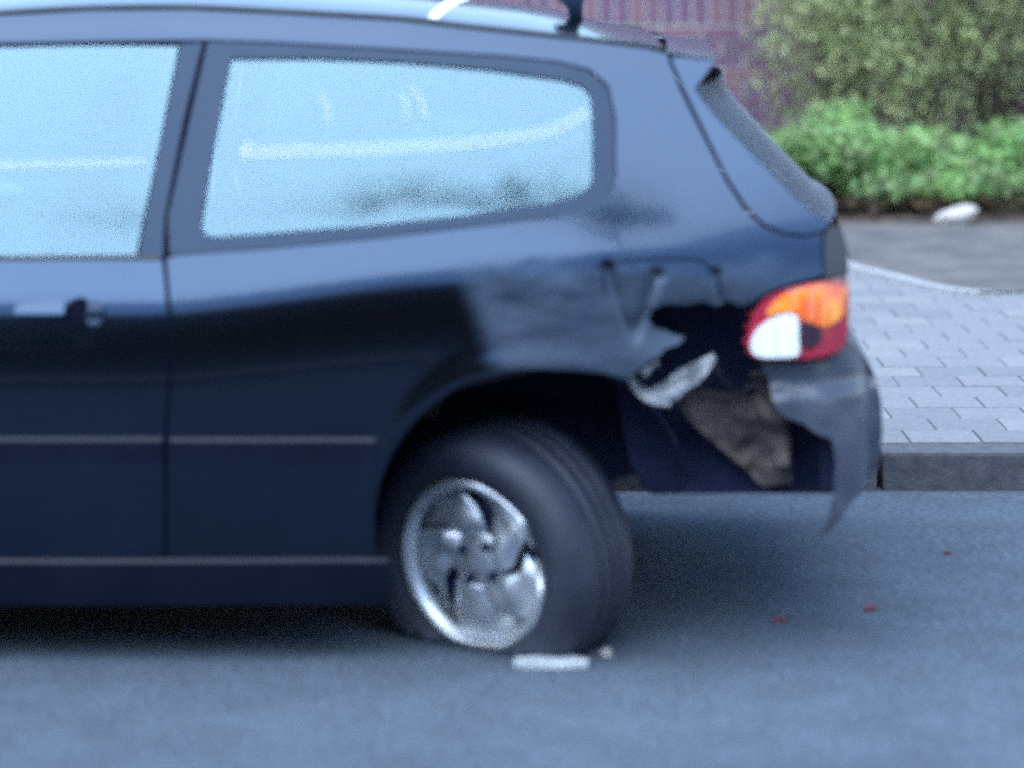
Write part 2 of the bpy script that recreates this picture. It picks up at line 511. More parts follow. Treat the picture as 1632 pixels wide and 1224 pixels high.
def patch_mesh(name, loop, fn, sp=0.02, thick=0.004, holes=(), off=0.0, mirror=False, sub=True):
    """a sheet cut to an outline in the side view (x, z), lying on depth fn, with real thickness and true normals"""
    loops = [dense(loop, sp * 0.8)] + [dense(h, sp * 0.8) for h in holes]
    pts, edges = [], []
    for lp in loops:
        b = len(pts)
        pts += lp
        edges += [(b + i, b + (i + 1) % len(lp)) for i in range(len(lp))]
    bset = list(pts)
    cell = {}
    for p in bset:
        cell.setdefault((int(p[0] // sp), int(p[1] // sp)), []).append(p)
    x0, x1 = min(p[0] for p in loops[0]), max(p[0] for p in loops[0])
    z0, z1 = min(p[1] for p in loops[0]), max(p[1] for p in loops[0])
    r = 0
    z = z0 + sp * 0.5
    while z < z1:
        x = x0 + sp * (0.5 if r % 2 else 0.25)
        while x < x1:
            if inside((x, z), loops[0]) and not any(inside((x, z), h) for h in loops[1:]):
                ci, cj = int(x // sp), int(z // sp)
                ok = True
                for a in (-1, 0, 1):
                    for b in (-1, 0, 1):
                        for q in cell.get((ci + a, cj + b), ()):
                            if (q[0] - x) ** 2 + (q[1] - z) ** 2 < (0.5 * sp) ** 2:
                                ok = False
                if ok:
                    pts.append((x, z))
            x += sp
        z += sp * 0.9
        r += 1
    vs, es, fs, *_ = delaunay_2d_cdt([Vector(p) for p in pts], edges, [], 0, 1e-7)
    tris = []
    for f in fs:
        c = (sum(vs[i][0] for i in f) / len(f), sum(vs[i][1] for i in f) / len(f))
        if inside(c, loops[0]) and not any(inside(c, h) for h in loops[1:]):
            a, b, c_ = (vs[i] for i in f[:3])
            if abs((b[0] - a[0]) * (c_[1] - a[1]) - (b[1] - a[1]) * (c_[0] - a[0])) > 1e-9:
                tris.append(tuple(f))
    n = len(vs)
    e = 0.0015
    P, N = [], []
    for v in vs:
        x, z = v
        y = fn(x, z)
        gx = (fn(x + e, z) - fn(x - e, z)) / (2 * e)
        gz = (fn(x, z + e) - fn(x, z - e)) / (2 * e)
        nn = Vector((gx, -1.0, gz)).normalized()
        P.append(Vector((x, y, z)) + nn * off)
        N.append(nn)
    V = P + [p - nn * thick for p, nn in zip(P, N)]
    front, cnt = [], {}
    for t in tris:
        a, b, c = (vs[i] for i in t[:3])
        area = (b[0] - a[0]) * (c[1] - a[1]) - (b[1] - a[1]) * (c[0] - a[0])
        t = t if area > 0 else tuple(reversed(t))
        front.append(t)
        for i in range(len(t)):
            k = (t[i], t[(i + 1) % len(t)])
            cnt[k] = 1
    faces = list(front) + [tuple(n + i for i in reversed(t)) for t in front]
    rim = [(a, b) for (a, b) in cnt if (b, a) not in cnt]
    for a, b in rim:
        faces.append((b, a, n + a, n + b))
    if mirror:
        V = [Vector((v.x, W - v.y, v.z)) for v in V]
        N = [Vector((q.x, -q.y, q.z)) for q in N]
        faces = [tuple(reversed(f)) for f in faces]
    me = bpy.data.meshes.new(name)
    me.from_pydata([tuple(v) for v in V], [], faces)
    me.update()
    nf = len(front)
    ln = []
    for pi, p in enumerate(me.polygons):
        p.use_smooth = True
        for vi in p.vertices:
            if pi < nf: ln.append(tuple(N[vi]))
            elif pi < 2 * nf: ln.append(tuple(-N[vi - n]))
            else: ln.append(tuple(p.normal))
    me.normals_split_custom_set(ln)
    return me

def patch(name, loop, fn, m, parent, pixels=True, **kw):
    if pixels:
        loop = [to_xz(p, fn) for p in loop]
        kw['holes'] = [[to_xz(p, fn) for p in h] for h in kw.get('holes', ())]
    return link(name, patch_mesh(name, loop, fn, **kw), m, parent)

def seam(name, pts, fn, wid, m, parent, mirror=False, proud=0.0008):
    """narrow dark gap following the sheet"""
    P = [to_xz(p, fn) for p in spline(pts, 5, False)]
    rows = []
    for i, p in enumerate(P):
        a, b = P[max(0, i - 1)], P[min(len(P) - 1, i + 1)]
        d = Vector((b[0] - a[0], b[1] - a[1])).normalized()
        nx, nz = -d.y, d.x
        r = []
        for s in (-1, 0, 1):
            x, z = p[0] + nx * s * wid / 2, p[1] + nz * s * wid / 2
            y = fn(x, z) - proud
            r.append((x, W - y if mirror else y, z))
        rows.append(r)
    mb = MB()
    mb.grid(rows)
    return mb.build(name, m, parent, smooth=True)

# ------------------------------------------------------------------ ground, road, kerb, pavement
def sheet(name, x0, x1, y0, y1, z, m, kind='structure'):
    mb = MB()
    mb.add([(x0, y0, z), (x1, y0, z), (x1, y1, z), (x0, y1, z)], [(0, 1, 2, 3)])
    return tag(mb.build(name, m), kind=kind)

KY, KH = 1.93, 0.11
sheet('ground', -1500, 1500, -1500, 1500, -0.03, 'grass')
sheet('road', -60, 60, -7.4, KY + 0.06, 0.0, 'road')

kerb = tag(empty('kerb'), kind='structure')
mb = MB(); mb.box(-0.4925, 0.4925, 0, 0.12, -0.1, KH - 0.004)
stone0 = mb.build('kerb_stone', 'kerb', kerb, bevel=0.012)
stone0.location = (-8.5, KY, 0)
for i in range(1, 17):
    c = stone0.copy(); COL.objects.link(c); c.parent = kerb
    c.location = (-8.5 + i, KY + random.uniform(-.003, .003), random.uniform(-.003, .003))
mb = MB(); mb.box(-60, -9.0, KY, KY + 0.12, -0.1, KH - 0.004); mb.box(8.0, 60, KY, KY + 0.12, -0.1, KH - 0.004)
mb.build('kerb_run', 'kerb', kerb)

pav = tag(empty('pavement'), kind='structure')
mb = MB(); mb.box(-60, 60, KY + 0.121, 8.05, -0.1, KH - 0.006)
mb.build('joint_bed', 'joint', pav)
SL = 0.2
# the tarred path that swings in from the right, with its edging
EDGE = [(1.36, 7.9), (1.37, 6.6), (1.39, 6.24), (1.53, 5.87), (1.635, 5.54), (1.77, 5.34), (1.97, 5.28), (2.4, 5.27), (9.0, 5.27)]
edge_s = spline(EDGE, 8, False)
path_poly = edge_s + [(9.0, 7.9)]

slabs = []
for m in ('slab_a', 'slab_b', 'slab_c'):
    mb = MB(); mb.box(-SL / 2 + .003, SL / 2 - .003, -SL / 2 + .003, SL / 2 - .003, -0.05, 0)
    o = mb.build('paving_slab', m, bevel=0.003)
    slabs.append(o.data)
    bpy.data.objects.remove(o)
rest = MB()
cells = []
ny = int((8.0 - KY - 0.125) / SL)
for j in range(ny):
    y = KY + 0.125 + SL * (j + 0.5)
    for i in range(-40, 42):
        x = i * SL + (0.5 * SL if j % 2 else 0)
        if all(inside((x + a * .09, y + b * .09), path_poly) for a in (-1, 1) for b in (-1, 1)):
            continue
        cells.append((x, y))
vis = [c for c in cells if 0.55 < c[0] / (1 + c[1] / D) / S / 816 + 0 < 1.12 and c[0] < 4]
vis.sort(key=lambda c: c[1])
vis = set(vis[:290])
for (x, y) in cells:
    if (x, y) in vis:
        pale = 5.0 < y < 5.3 and x < 1.55
        o = bpy.data.objects.new('paving_slab', slabs[2] if pale else random.choice((slabs[0], slabs[0], slabs[1], slabs[2])))
        COL.objects.link(o); o.parent = pav
        o.location = (x, y, KH + random.uniform(-.002, .002))
        o.rotation_euler = (random.uniform(-.006, .006), random.uniform(-.006, .006), random.uniform(-.008, .008))
    else:
        rest.box(x - SL / 2 + .004, x + SL / 2 - .004, y - SL / 2 + .004, y + SL / 2 - .004, KH - .05, KH - .001)
tag(rest.build('distant_slabs', 'slab_a', pav, merge=False), kind='stuff')

mb = MB()
top = [(x, y, KH + 0.006) for x, y in path_poly]
mb.add(top, [tuple(range(len(top)))])
tag(mb.build('tarred_path', 'path'), kind='structure')
edg = tag(empty('path_edging'), 'pale concrete edging stones curving along the dark tarred path', 'edging')
for a, b in zip(edge_s[0:-8:2], edge_s[2:-8:2]):
    d = Vector((b[0] - a[0], b[1] - a[1])); L = d.length; d.normalize()
    n_ = Vector((-d.y, d.x)) * 0.03
    mb = MB()
    A = Vector(a) + d * .004; B = Vector(b) - d * .004
    q = [A + n_, A - n_, B - n_, B + n_]
    mb.add([(p.x, p.y, KH - .02) for p in q] + [(p.x, p.y, KH + .014) for p in q],
           [(3, 2, 1, 0), (4, 5, 6, 7), (0, 1, 5, 4), (1, 2, 6, 5), (2, 3, 7, 6), (3, 0, 4, 7)])
    mb.build('edging_stone', 'edging', edg)
mb = MB(); mb.box(2.4, 9.0, 5.24, 5.30, KH - .02, KH + .014); mb.build('edging_stone', 'edging', edg)

# planting bed, uneven soil
rows = []
for j in range(16):
    y = 8.05 + j * 0.13
    rows.append([(x * 0.16, y + 0.06 * noise.noise(Vector((x * .3, j * .3, 0))) * (1 if j == 0 else 0),
                  KH - 0.03 + (0.0 if j == 0 else 0.05 + 0.05 * noise.noise(Vector((x * 0.35, j * 0.4, 5))))) for x in range(-50, 52)])
mb = MB(); mb.grid(rows)
tag(mb.build('planting_bed', 'soil', smooth=True), kind='structure')

# ------------------------------------------------------------------ brick wall
WY = 10.0
wall = tag(empty('brick_wall', (0, WY, 0)), 'dark red brick garden wall with a band of upright bricks, behind the shrubs', 'wall')
mb = MB(); mb.box(-12, 12, 0.006, 0.21, 0, 2.85); mb.build('mortar', 'mortar', wall)
bm_st, bm_so = [], []
for m in ('brick_a', 'brick_b', 'brick_c'):
    mb = MB(); mb.box(-.1075, .1075, 0, .1, -.0325, .0325); o = mb.build('brick', m, bevel=0.004); bm_st.append(o.data); bpy.data.objects.remove(o)
    mb = MB(); mb.box(-.036, .036, 0, .1, -.1075, .1075); o = mb.build('brick', m, bevel=0.004); bm_so.append(o.data); bpy.data.objects.remove(o)
def brick(me, x, z):
    o = bpy.data.objects.new('brick', me); COL.objects.link(o); o.parent = wall
    o.location = (x, random.uniform(-.003, .002), z)
rest = MB()
n_so = 0
for i in range(-140, 141):
    x = i * 0.085
    if -2.9 < x < 3.6:
        brick(random.choice(bm_so), x, 1.095)
    else:
        rest.box(x - .036, x + .036, 0, .1, .9875, 1.2025)
for k in range(12):
    z = 0.94 - k * 0.075
    for i in range(-54, 55):
        x = i * 0.2275 + (0.11 if k % 2 else 0)
        if k < 9 and 0.2 < x < 3.6 or k < 3 and -2.9 < x <= 0.2:
            brick(random.choice(bm_st), x, z)
        else:
            rest.box(x - .1075, x + .1075, 0, .1, z - .0325, z + .0325)
for k in range(21):
    z = 1.245 + k * 0.075
    for i in range(-52, 53):
        x = i * 0.2275 + (0.11 if k % 2 else 0)
        rest.box(x - .1075, x + .1075, 0, .1, z - .0325, z + .0325)
mb = MB(); mb.box(-12.05, 12.05, -.04, .25, 2.85, 2.91); mb.build('coping', 'kerb', wall)
tag(rest.build('distant_bricks', 'brick_b', wall, merge=False), kind='stuff')

# ------------------------------------------------------------------ shrubs
def leaves(mb, cen, rad, n, size, rng, shell=0.55, up=0.3, aspect=0.5):
    for _ in range(n):
        d = Vector((rng.gauss(0, 1), rng.gauss(0, 1), rng.gauss(0, 1))).normalized()
        r = shell + (1 - shell) * rng.random() ** 0.6
        wob = 1 + 0.28 * noise.noise(d * 2.3 + Vector(cen) * 1.7)
        p = Vector(cen) + Vector((d.x * rad[0], d.y * rad[1], d.z * rad[2])) * (r * wob)
        s = size * rng.uniform(0.6, 1.35)
        t = Vector((rng.gauss(0, 1), rng.gauss(0, 1), rng.gauss(0, 1) + up)).normalized()
        nrm = (d + Vector((rng.gauss(0, .6), rng.gauss(0, .6), rng.gauss(0, .6) + up))).normalized()
        b = nrm.cross(t)
        if b.length < 1e-3:
            continue
        b.normalize()
        t = b.cross(nrm)
        mb.add([p - t * s * .5, p + b * s * aspect * .5, p + t * s * .5 + nrm * s * .1, p - b * s * aspect * .5], [(0, 1, 2, 3)])

def shrub(name, x, y, w, d, h, n, size, m, label, cat, group, seed, clumps=9, z0=KH, aspect=0.5):
    rng = random.Random(seed)
    root = tag(empty(name, (x, y, z0)), label, cat, group)
    mb = MB(); st = MB()
    for k in range(clumps):
        a = rng.uniform(0, 6.283); q = rng.random() ** 0.5
        cx, cy = math.cos(a) * q * w * .33, math.sin(a) * q * d * .33
        cz = h * (0.22 + 0.60 * (k + 0.5) / clumps) * rng.uniform(.85, 1.1)
        f = 1.0 - 0.35 * (k / clumps)
        rr = (w * .30 * f, d * .30 * f, h * .23)
        leaves(mb, (cx, cy, cz), rr, n // clumps, size, rng, 0.35, 0.35, aspect)
        st.tube([(cx * .1, cy * .1, -0.03), (cx * .5, cy * .5, cz * .5), (cx, cy, cz)], [.012 + .006 * h, .009, .004], 5)
    mb.build('foliage', m, root, merge=False)
    st.build('stem', 'bark', root, smooth=True)
    return root

low_spots = [(-0.35, 8.75), (0.35, 8.6), (1.0, 8.72), (1.62, 8.62), (2.22, 8.55), (2.85, 8.66), (3.5, 8.6), (4.2, 8.7)]
low_lab = ['low green shrub in the bed, wholly behind the car roof left of the tailgate',
           'low green shrub in the bed behind the rear of the car roof',
           'low green shrub in the bed just above the car spoiler',
           'low bright green shrub nearest the car tailgate window',
           'low bright green shrub in the bed right behind the white stone',
           'low bright green shrub at the right edge of the photo, right of the white stone',
           'low green shrub beyond the right edge of the photo',
           'low green shrub farthest right in the planting bed']
for i, (x, y) in enumerate(low_spots):
    shrub('low_shrub', x, y - 0.06, 1.05, 0.9, 0.44 + 0.05 * math.sin(i * 2.1 + 1.0), 3300, 0.045, 'leaf_low', low_lab[i], 'shrub', 'low shrubs along the planting bed', 100 + i, 10, KH + .02, 0.62)
tall_spots = [(1.75, 9.45, 1.15, 2.2), (2.55, 9.5, 1.2, 2.5), (3.5, 9.45, 1.1, 2.1)]
tall_lab = ['tall olive green bush against the brick wall, nearest the car', 'tall olive green bush against the brick wall above the white stone',
            'tall olive green bush beyond the right edge of the photo']
for i, (x, y, w, h) in enumerate(tall_spots):
    shrub('tall_bush', x, y, w, 0.9, h, 9000, 0.045, 'leaf_tall', tall_lab[i], 'bush', 'tall bushes before the brick wall', 200 + i, 22, KH + .02, 0.4)

# dead leaves on the bed's front edge
rng = random.Random(5)
mb = MB()
for _ in range(1500):
    x = rng.uniform(-3, 5.5); y = 8.12 + abs(rng.gauss(0, .22)); s = rng.uniform(.02, .05)
    z = KH + 0.05 + rng.uniform(0, .05)
    a = rng.uniform(0, 6.28); t = Vector((math.cos(a), math.sin(a), rng.uniform(-.5, .5))) * s; b = Vector((-math.sin(a), math.cos(a), rng.uniform(-.5, .5))) * s * .6
    p = Vector((x, y, z))
    mb.add([p - t, p + b, p + t, p - b], [(0, 1, 2, 3)])
tag(mb.build('leaf_litter', 'litter', merge=False), 'brown dead leaves along the front of the bed', 'leaf litter', kind='stuff')

# pale stone on the edge of the bed
bm = bmesh.new()
bmesh.ops.create_icosphere(bm, subdivisions=3, radius=1)
for v in bm.verts:
    k = 1 + 0.25 * noise.noise(v.co * 1.6 + Vector((2, 1, 4))) + 0.08 * noise.noise(v.co * 5)
    v.co = Vector((v.co.x * .10 * k, v.co.y * .06 * k, v.co.z * .045 * k + 0.018 * v.co.x))
me = bpy.data.meshes.new('stone'); bm.to_mesh(me); bm.free()
o = link('stone', me, 'stone'); o.location = (2.12, 8.02, KH + 0.037)
tag(o, 'pale whitish stone lying at the edge of the planting bed', 'stone')

# ------------------------------------------------------------------ the car
car = tag(empty('car', (0, 0, 0)), 'dark navy three-door hatchback with crushed rear quarter and twisted flat rear wheel', 'car')

# --- body side, near (damaged) and far (whole)
RAIL_LO = [(-420, 98), (-200, 78), (0, 68), (150, 65), (330, 63)]
QTOP = [(450, 67), (640, 78), (800, 88), (890, 97), (940, 110), (970, 136), (982, 190), (982, 280), (976, 306), (958, 330)]
QBOT = [(880, 347), (740, 364), (600, 381), (430, 397), (280, 408)]
SEAM_DN = [(266, 412), (269, 450), (276, 520), (274, 600), (268, 700), (267, 890)]
HATCH = [(1310, 372), (1280, 379), (1250, 375), (1216, 362), (1186, 334), (1156, 288), (1126, 228), (1086, 148), (1068, 104), (1063, 86)]
GUTP = [(1030, 78), (930, 66), (740, 46), (640, 34), (450, 23), (300, 16), (150, 17), (0, 25), (-200, 41), (-420, 69)]
def arc(a0, a1, n, cx=850, cy=842, r=254):
    return [(cx + r * math.cos(R(a0 + (a1 - a0) * i / n)), cy - r * math.sin(R(a0 + (a1 - a0) * i / n))) for i in range(n + 1)]
near_arch = arc(191, 84, 26) + [(915, 590), (960, 595), (990, 602)]
TEAR = [(1003, 606), (1010, 596), (1024, 588), (1030, 578), (1052, 566), (1060, 556), (1082, 548), (1092, 537), (1072, 533), (1060, 526), (1042, 522), (1033, 508), (1040, 492),
        (1062, 484), (1095, 486), (1120, 480), (1142, 489), (1160, 478), (1180, 488), (1192, 486)]
LAMPTOP = [(1203, 480), (1228, 463), (1268, 449), (1311, 440)]
near_loop = RAIL_LO + QTOP + QBOT + SEAM_DN + [(430, 893), (590, 893)] + near_arch + TEAR + LAMPTOP + HATCH + GUTP
body = patch('body_side', near_loop, near, 'scuff_sheen', car, sp=0.012, thick=0.004)
body['label'] = 'near flank with rear quarter crumpled and torn open behind the wheel arch'
far_arch = arc(191, -11, 40)
far_loop = RAIL_LO + QTOP + QBOT + SEAM_DN + [(430, 893), (590, 893)] + far_arch + [(1130, 890), (1250, 860), (1342, 800), (1350, 600), (1345, 575), (1215, 574), (1195, 560), (1190, 545), (1196, 515)] + LAMPTOP + HATCH + GUTP
patch('body_side', far_loop, side, 'paint', car, sp=0.03, thick=0.004, mirror=True)

# --- quarter windows
QGLASS = [(368, 92), (500, 92), (640, 98), (780, 110), (895, 126), (928, 136), (941, 152), (944, 180), (944, 285), (938, 300), (920, 312), (880, 322), (740, 343), (600, 358), (430, 371), (345, 377), (326, 373), (321, 355), (340, 240)]
QTRIM = [(331, 66)] + [(a - 2, b + 3) for a, b in QTOP] + [(a, b - 2) for a, b in QBOT] + [(270, 405), (268, 345), (303, 190)]
DGLASS = [(284, 71), (150, 70), (0, 73), (-200, 84), (-330, 99), (-420, 140), (-640, 404), (0, 407), (216, 405), (250, 240)]
DFRAME = [(323, 67), (292, 190), (262, 345), (259, 409), (220, 409), (252, 240), (287, 70)]
for mir in (False, True):
    fn = side
    tr = patch('quarter_window_trim', QTRIM, fn, 'trim', car, sp=0.02, thick=0.006, off=-0.001, holes=[QGLASS], mirror=mir)
    qw = patch('quarter_window', QGLASS, fn, 'far_glass' if mir else 'glass', car, sp=0.03, thick=0.004, off=-0.006, mirror=mir)
    dg = patch('door_window', DGLASS, fn, 'far_glass' if mir else 'glass', car, sp=0.03, thick=0.004, off=-0.006, mirror=mir)
    patch('window_pillar_trim', DFRAME, fn, 'trim', car, sp=0.02, thick=0.006, off=-0.001, mirror=mir)
    seam('window_rubber', [(-640, 408), (-300, 411), (0, 410.5), (150, 409.5), (256, 410)], fn, 0.008, 'rubber', car, mirror=mir, proud=0.004)
    if mir:
        # pale inner seal seen through the near glass along the far sill
        for nm, pts in (('window_seal', [(330, 377), (430, 373), (600, 360), (740, 345), (880, 325), (922, 311), (944, 285)]), ('window_seal', [(-600, 404), (-300, 406), (0, 406), (216, 404)])):
            P = [to_xz(p, fn) for p in spline(pts, 4, False)]
            mb = MB(); mb.tube([(x, W - fn(x, z) - 0.05, z) for x, z in P], 0.022, 6); mb.build(nm, 'seal', car, smooth=True)

# bright streaks in the near glass, painted on as thin pale strips
m = bpy.data.materials.new('painted_glint')
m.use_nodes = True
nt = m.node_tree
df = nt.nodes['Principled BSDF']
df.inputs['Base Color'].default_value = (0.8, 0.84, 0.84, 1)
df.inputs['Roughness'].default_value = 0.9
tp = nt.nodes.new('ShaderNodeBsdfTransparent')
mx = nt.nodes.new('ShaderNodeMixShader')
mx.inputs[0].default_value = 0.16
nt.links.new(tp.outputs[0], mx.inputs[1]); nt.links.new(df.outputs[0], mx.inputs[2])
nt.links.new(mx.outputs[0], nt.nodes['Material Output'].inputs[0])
M['painted_glint'] = m
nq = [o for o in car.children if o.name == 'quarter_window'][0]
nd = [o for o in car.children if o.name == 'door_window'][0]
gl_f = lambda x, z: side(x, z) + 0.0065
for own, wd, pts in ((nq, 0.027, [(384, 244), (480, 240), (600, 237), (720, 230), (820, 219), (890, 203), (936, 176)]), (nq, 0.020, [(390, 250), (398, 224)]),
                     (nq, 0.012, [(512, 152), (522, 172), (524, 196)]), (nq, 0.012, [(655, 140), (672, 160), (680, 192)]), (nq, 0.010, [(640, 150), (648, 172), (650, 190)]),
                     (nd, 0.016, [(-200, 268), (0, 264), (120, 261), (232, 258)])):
    seam('glass_glint', pts, gl_f, wd, 'painted_glint', own, proud=0.0012)

# --- door
DOOR = [(258, 414), (262, 450), (269, 520), (267, 600), (261, 700), (260, 889), (0, 889), (-690, 885), (-715, 700), (-700, 430), (-300, 419), (0, 414)]
for mir in (False, True):
    dr = patch('door', DOOR, side, 'paint', car, sp=0.02, thick=0.004, mirror=mir)
    if not mir:
        # pull handle with its finger recess
        x0, z0 = to_xz((30, 497), side); x1, z1 = to_xz((168, 503), side)
        hl = [to_xz(p, side) for p in spline([(103, 500), (110, 482), (128, 474), (141, 480), (138, 498), (122, 514), (108, 513)], 4)]
        link('handle_recess', patch_mesh('handle_recess', hl, lambda x, z: side(x, z) - 0.0012, sp=0.008, thick=0.001), 'seam', dr)
        def hfn(x, z):
            return side(x, z) - 0.004 - 0.016 * max(0.0, 1 - ((z - (z0 + z1) / 2) / 0.03) ** 2)
        hl = [to_xz(p, side) for p in spline([(28, 486), (60, 480), (100, 478), (104, 488), (100, 506), (60, 510), (30, 508)], 4)]
        link('door_handle', patch_mesh('door_handle', hl, hfn, sp=0.008, thick=0.012), 'paint', dr)
        hl = [to_xz(p, side) for p in spline([(144, 480), (158, 478), (166, 490), (162, 512), (152, 524), (142, 516), (140, 500)], 4)]
        def hfn2(x, z):
            return side(x, z) - 0.006 - 0.014 * max(0.0, 1 - ((z - z0) / 0.035) ** 2) + 0.01 * math.exp(-((z - z0 + .012) / .008) ** 2)
        link('handle_end', patch_mesh('handle_end', hl, hfn2, sp=0.006, thick=0.012), 'trim', dr)

for mir in (False, True):
    seam('door_gap', [(327, 64), (300, 190), (265, 345), (262, 410), (265, 450), (273, 520), (271, 600), (265, 700), (264, 889)], side, 0.012, 'seam', car, mirror=mir, proud=-0.0035)
# rub strips and sill, with a rounded upper edge that catches the sky
def ledge(zt, zb, out, rr):
    def f(x, z):
        d = max(0.0, (z - (zt - rr)) / rr)
        return side(x, z) - out + out * min(1.0, d * d) * 0.98
    return f
def strip(name, a, b, yt, yb, out, m, mir, rr=0.02, sp=0.012):
    (xa, zt), (xb, zb) = px(a, yt), px(b, yb)
    fn = ledge(zt, zb, out, rr)
    return link(name, patch_mesh(name, [(xa, zt), (xa, zb), (xb, zb), (xb, zt)], fn, sp=sp, thick=0.006, mirror=mir), m, car)
for mir in (False, True):
    strip('rub_strip', -690, 259, 697, 738, 0.007, 'strip', mir, 0.008, 0.005)
    strip('rub_strip', 271, 598, 698, 738, 0.007, 'strip', mir, 0.008, 0.005)
    strip('sill', -700, 618, 894, 972, 0.009, 'strip', mir, 0.010, 0.006)

# --- front end
FENDER = [(-704, 432), (-719, 700), (-700, 890), (-862, 890)] + arc(-11, 191, 30, -1145, 842) + [(-1430, 888), (-1640, 880), (-1720, 850), (-1745, 720), (-1735, 640), (-1600, 560), (-1300, 492), (-1000, 445), (-800, 420)]
APIL = [(-420, 72), (-420, 97), (-430, 140), (-650, 404), (-640, 412), (-700, 428), (-800, 418), (-690, 300), (-520, 120)]
for mir in (False, True):
    patch('front_wing', FENDER, side, 'paint', car, sp=0.03, thick=0.004, mirror=mir)
    patch('windscreen_pillar', APIL, side, 'paint', car, sp=0.02, thick=0.02, mirror=mir)

def edge3(pts, fn, n=4, extra=0.0):
    out = []
    for p in spline(pts, n, False):
        x, z = to_xz(p, fn)
        out.append(Vector((x, fn(x, z) + extra, z)))
    return out

def across(edge, bow_x, bow_z, n=14, lift=0.0, inset=0.0):
    """rows from a near edge curve over to the mirrored far edge"""
    rows = []
    for p in edge:
        r = []
        for j in range(n + 1):
            v = j / n
            b = 1 - (2 * v - 1) ** 2
            y = p.y + inset + (W - 2 * (p.y + inset)) * v
            r.append((p.x + bow_x * b, y, p.z + bow_z * b + lift))
        rows.append(r)
    return rows

def loft(name, edge, bx, bz, m, parent, n=14, lift=0.0, inset=0.0, solid=0.004):
    mb = MB(); mb.grid(across(edge, bx, bz, n, lift, inset))
    return mb.build(name, m, parent, smooth=True, solid=solid, solid_off=0)

bon = edge3([(-800, 420), (-1000, 444), (-1300, 491), (-1600, 559), (-1735, 639)], side)
loft('bonnet', bon, -0.04, 0.045, 'paint', car)
ws = edge3([(-420, 74), (-520, 122), (-690, 302), (-798, 418)], side)
loft('windscreen', ws, -0.10, 0.03, 'rear_glass', car)
fb = edge3([(-1736, 642), (-1746, 720), (-1722, 850), (-1690, 900)], side)
fbo = loft('front_bumper', fb, -0.14, 0.0, 'paint', car)
for mir in (False, True):
    mb = MB()
    rows = []
    for j in range(7):
        v = 0.05 + 0.16 * j / 6
        b = 1 - (2 * v - 1) ** 2
        p = fb[0]
        y = p.y + (W - 2 * p.y) * v
        if mir: y = W - y
        rows.append([(p.x - .14 * b - .012, y, p.z - .02), (p.x - .14 * b - .02, y, p.z - .07), (p.x - .14 * b - .012, y, p.z - .12)])
    mb.grid(rows)
    mb.build('headlight', 'lens_clear', car, smooth=True, solid=0.01)

# --- roof: gutter moulding, panel, aerial, painted glints
gut = edge3(list(reversed(GUTP)) + [(1060, 84)], side)
def crown(x):
    return 0.045 - 0.030 * sm((x - 0.05) / 0.25)
mb = MB()
rows = []
for p in gut:
    r = []
    for j in range(25):
        v = j / 24
        r.append((p.x, p.y + .012 + (W - 2 * p.y - .024) * v, p.z + .002 + crown(p.x) * (1 - (2 * v - 1) ** 2)))
    rows.append(r)
mb.grid(rows)
rf = mb.build('roof', 'paint', car, smooth=True, solid=0.004, solid_off=0)
for mir in (False, True):
    mb = MB()
    g = [(p.x, (W - p.y - .008) if mir else p.y + .008, p.z + .005) for p in gut]
    mb.tube(g, 0.0075, 6)
    mb.build('roof_moulding', 'rubber', rf, smooth=True)
def roof_pt(u, y):
    # point on the roof panel at photo column u and depth y
    x = (u - 816) * S * (1 + y / D)
    best = min(gut, key=lambda p: abs(p.x - x))
    v = (y - best.y - .012) / (W - 2 * best.y - .024)
    zz = lerp_tab([(p.x, p.z) for p in gut], x)
    return Vector((x, y, zz + 0.002 + crown(x) * (1 - (2 * v - 1) ** 2)))
for (u0, y0, u1, y1) in ((440, 0.50, 466, 0.80), (690, 0.34, 738, 0.80)):  # white strips standing in for reflections in the roof panel
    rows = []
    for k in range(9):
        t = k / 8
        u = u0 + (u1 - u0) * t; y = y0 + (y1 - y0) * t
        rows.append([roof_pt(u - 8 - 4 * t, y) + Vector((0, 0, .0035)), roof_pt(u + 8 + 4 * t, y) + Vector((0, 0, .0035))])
    mb = MB(); mb.grid(rows); o = mb.build('roof_glint', 'glint_white', rf, solid=0.002)
    o['label'] = 'white slanting reflection on the roof, painted as a strip'
b = roof_pt(914, 0.62)
mb = MB()
mb.tube([b + Vector((0.006, 0, -.004)), b + Vector((0.004, 0, .03)), b + Vector((-.006, 0, .05)), b + Vector((0, 0, .075))], [.016, .018, .034, .022], 10)
ae = mb.build('aerial', 'trim', rf, smooth=True)
mb = MB(); mb.tube([b + Vector((0, 0, .07)), b + Vector((0.03, 0, .40))], [.016, .005], 8); mb.build('aerial_mast', 'trim', rf, smooth=True)

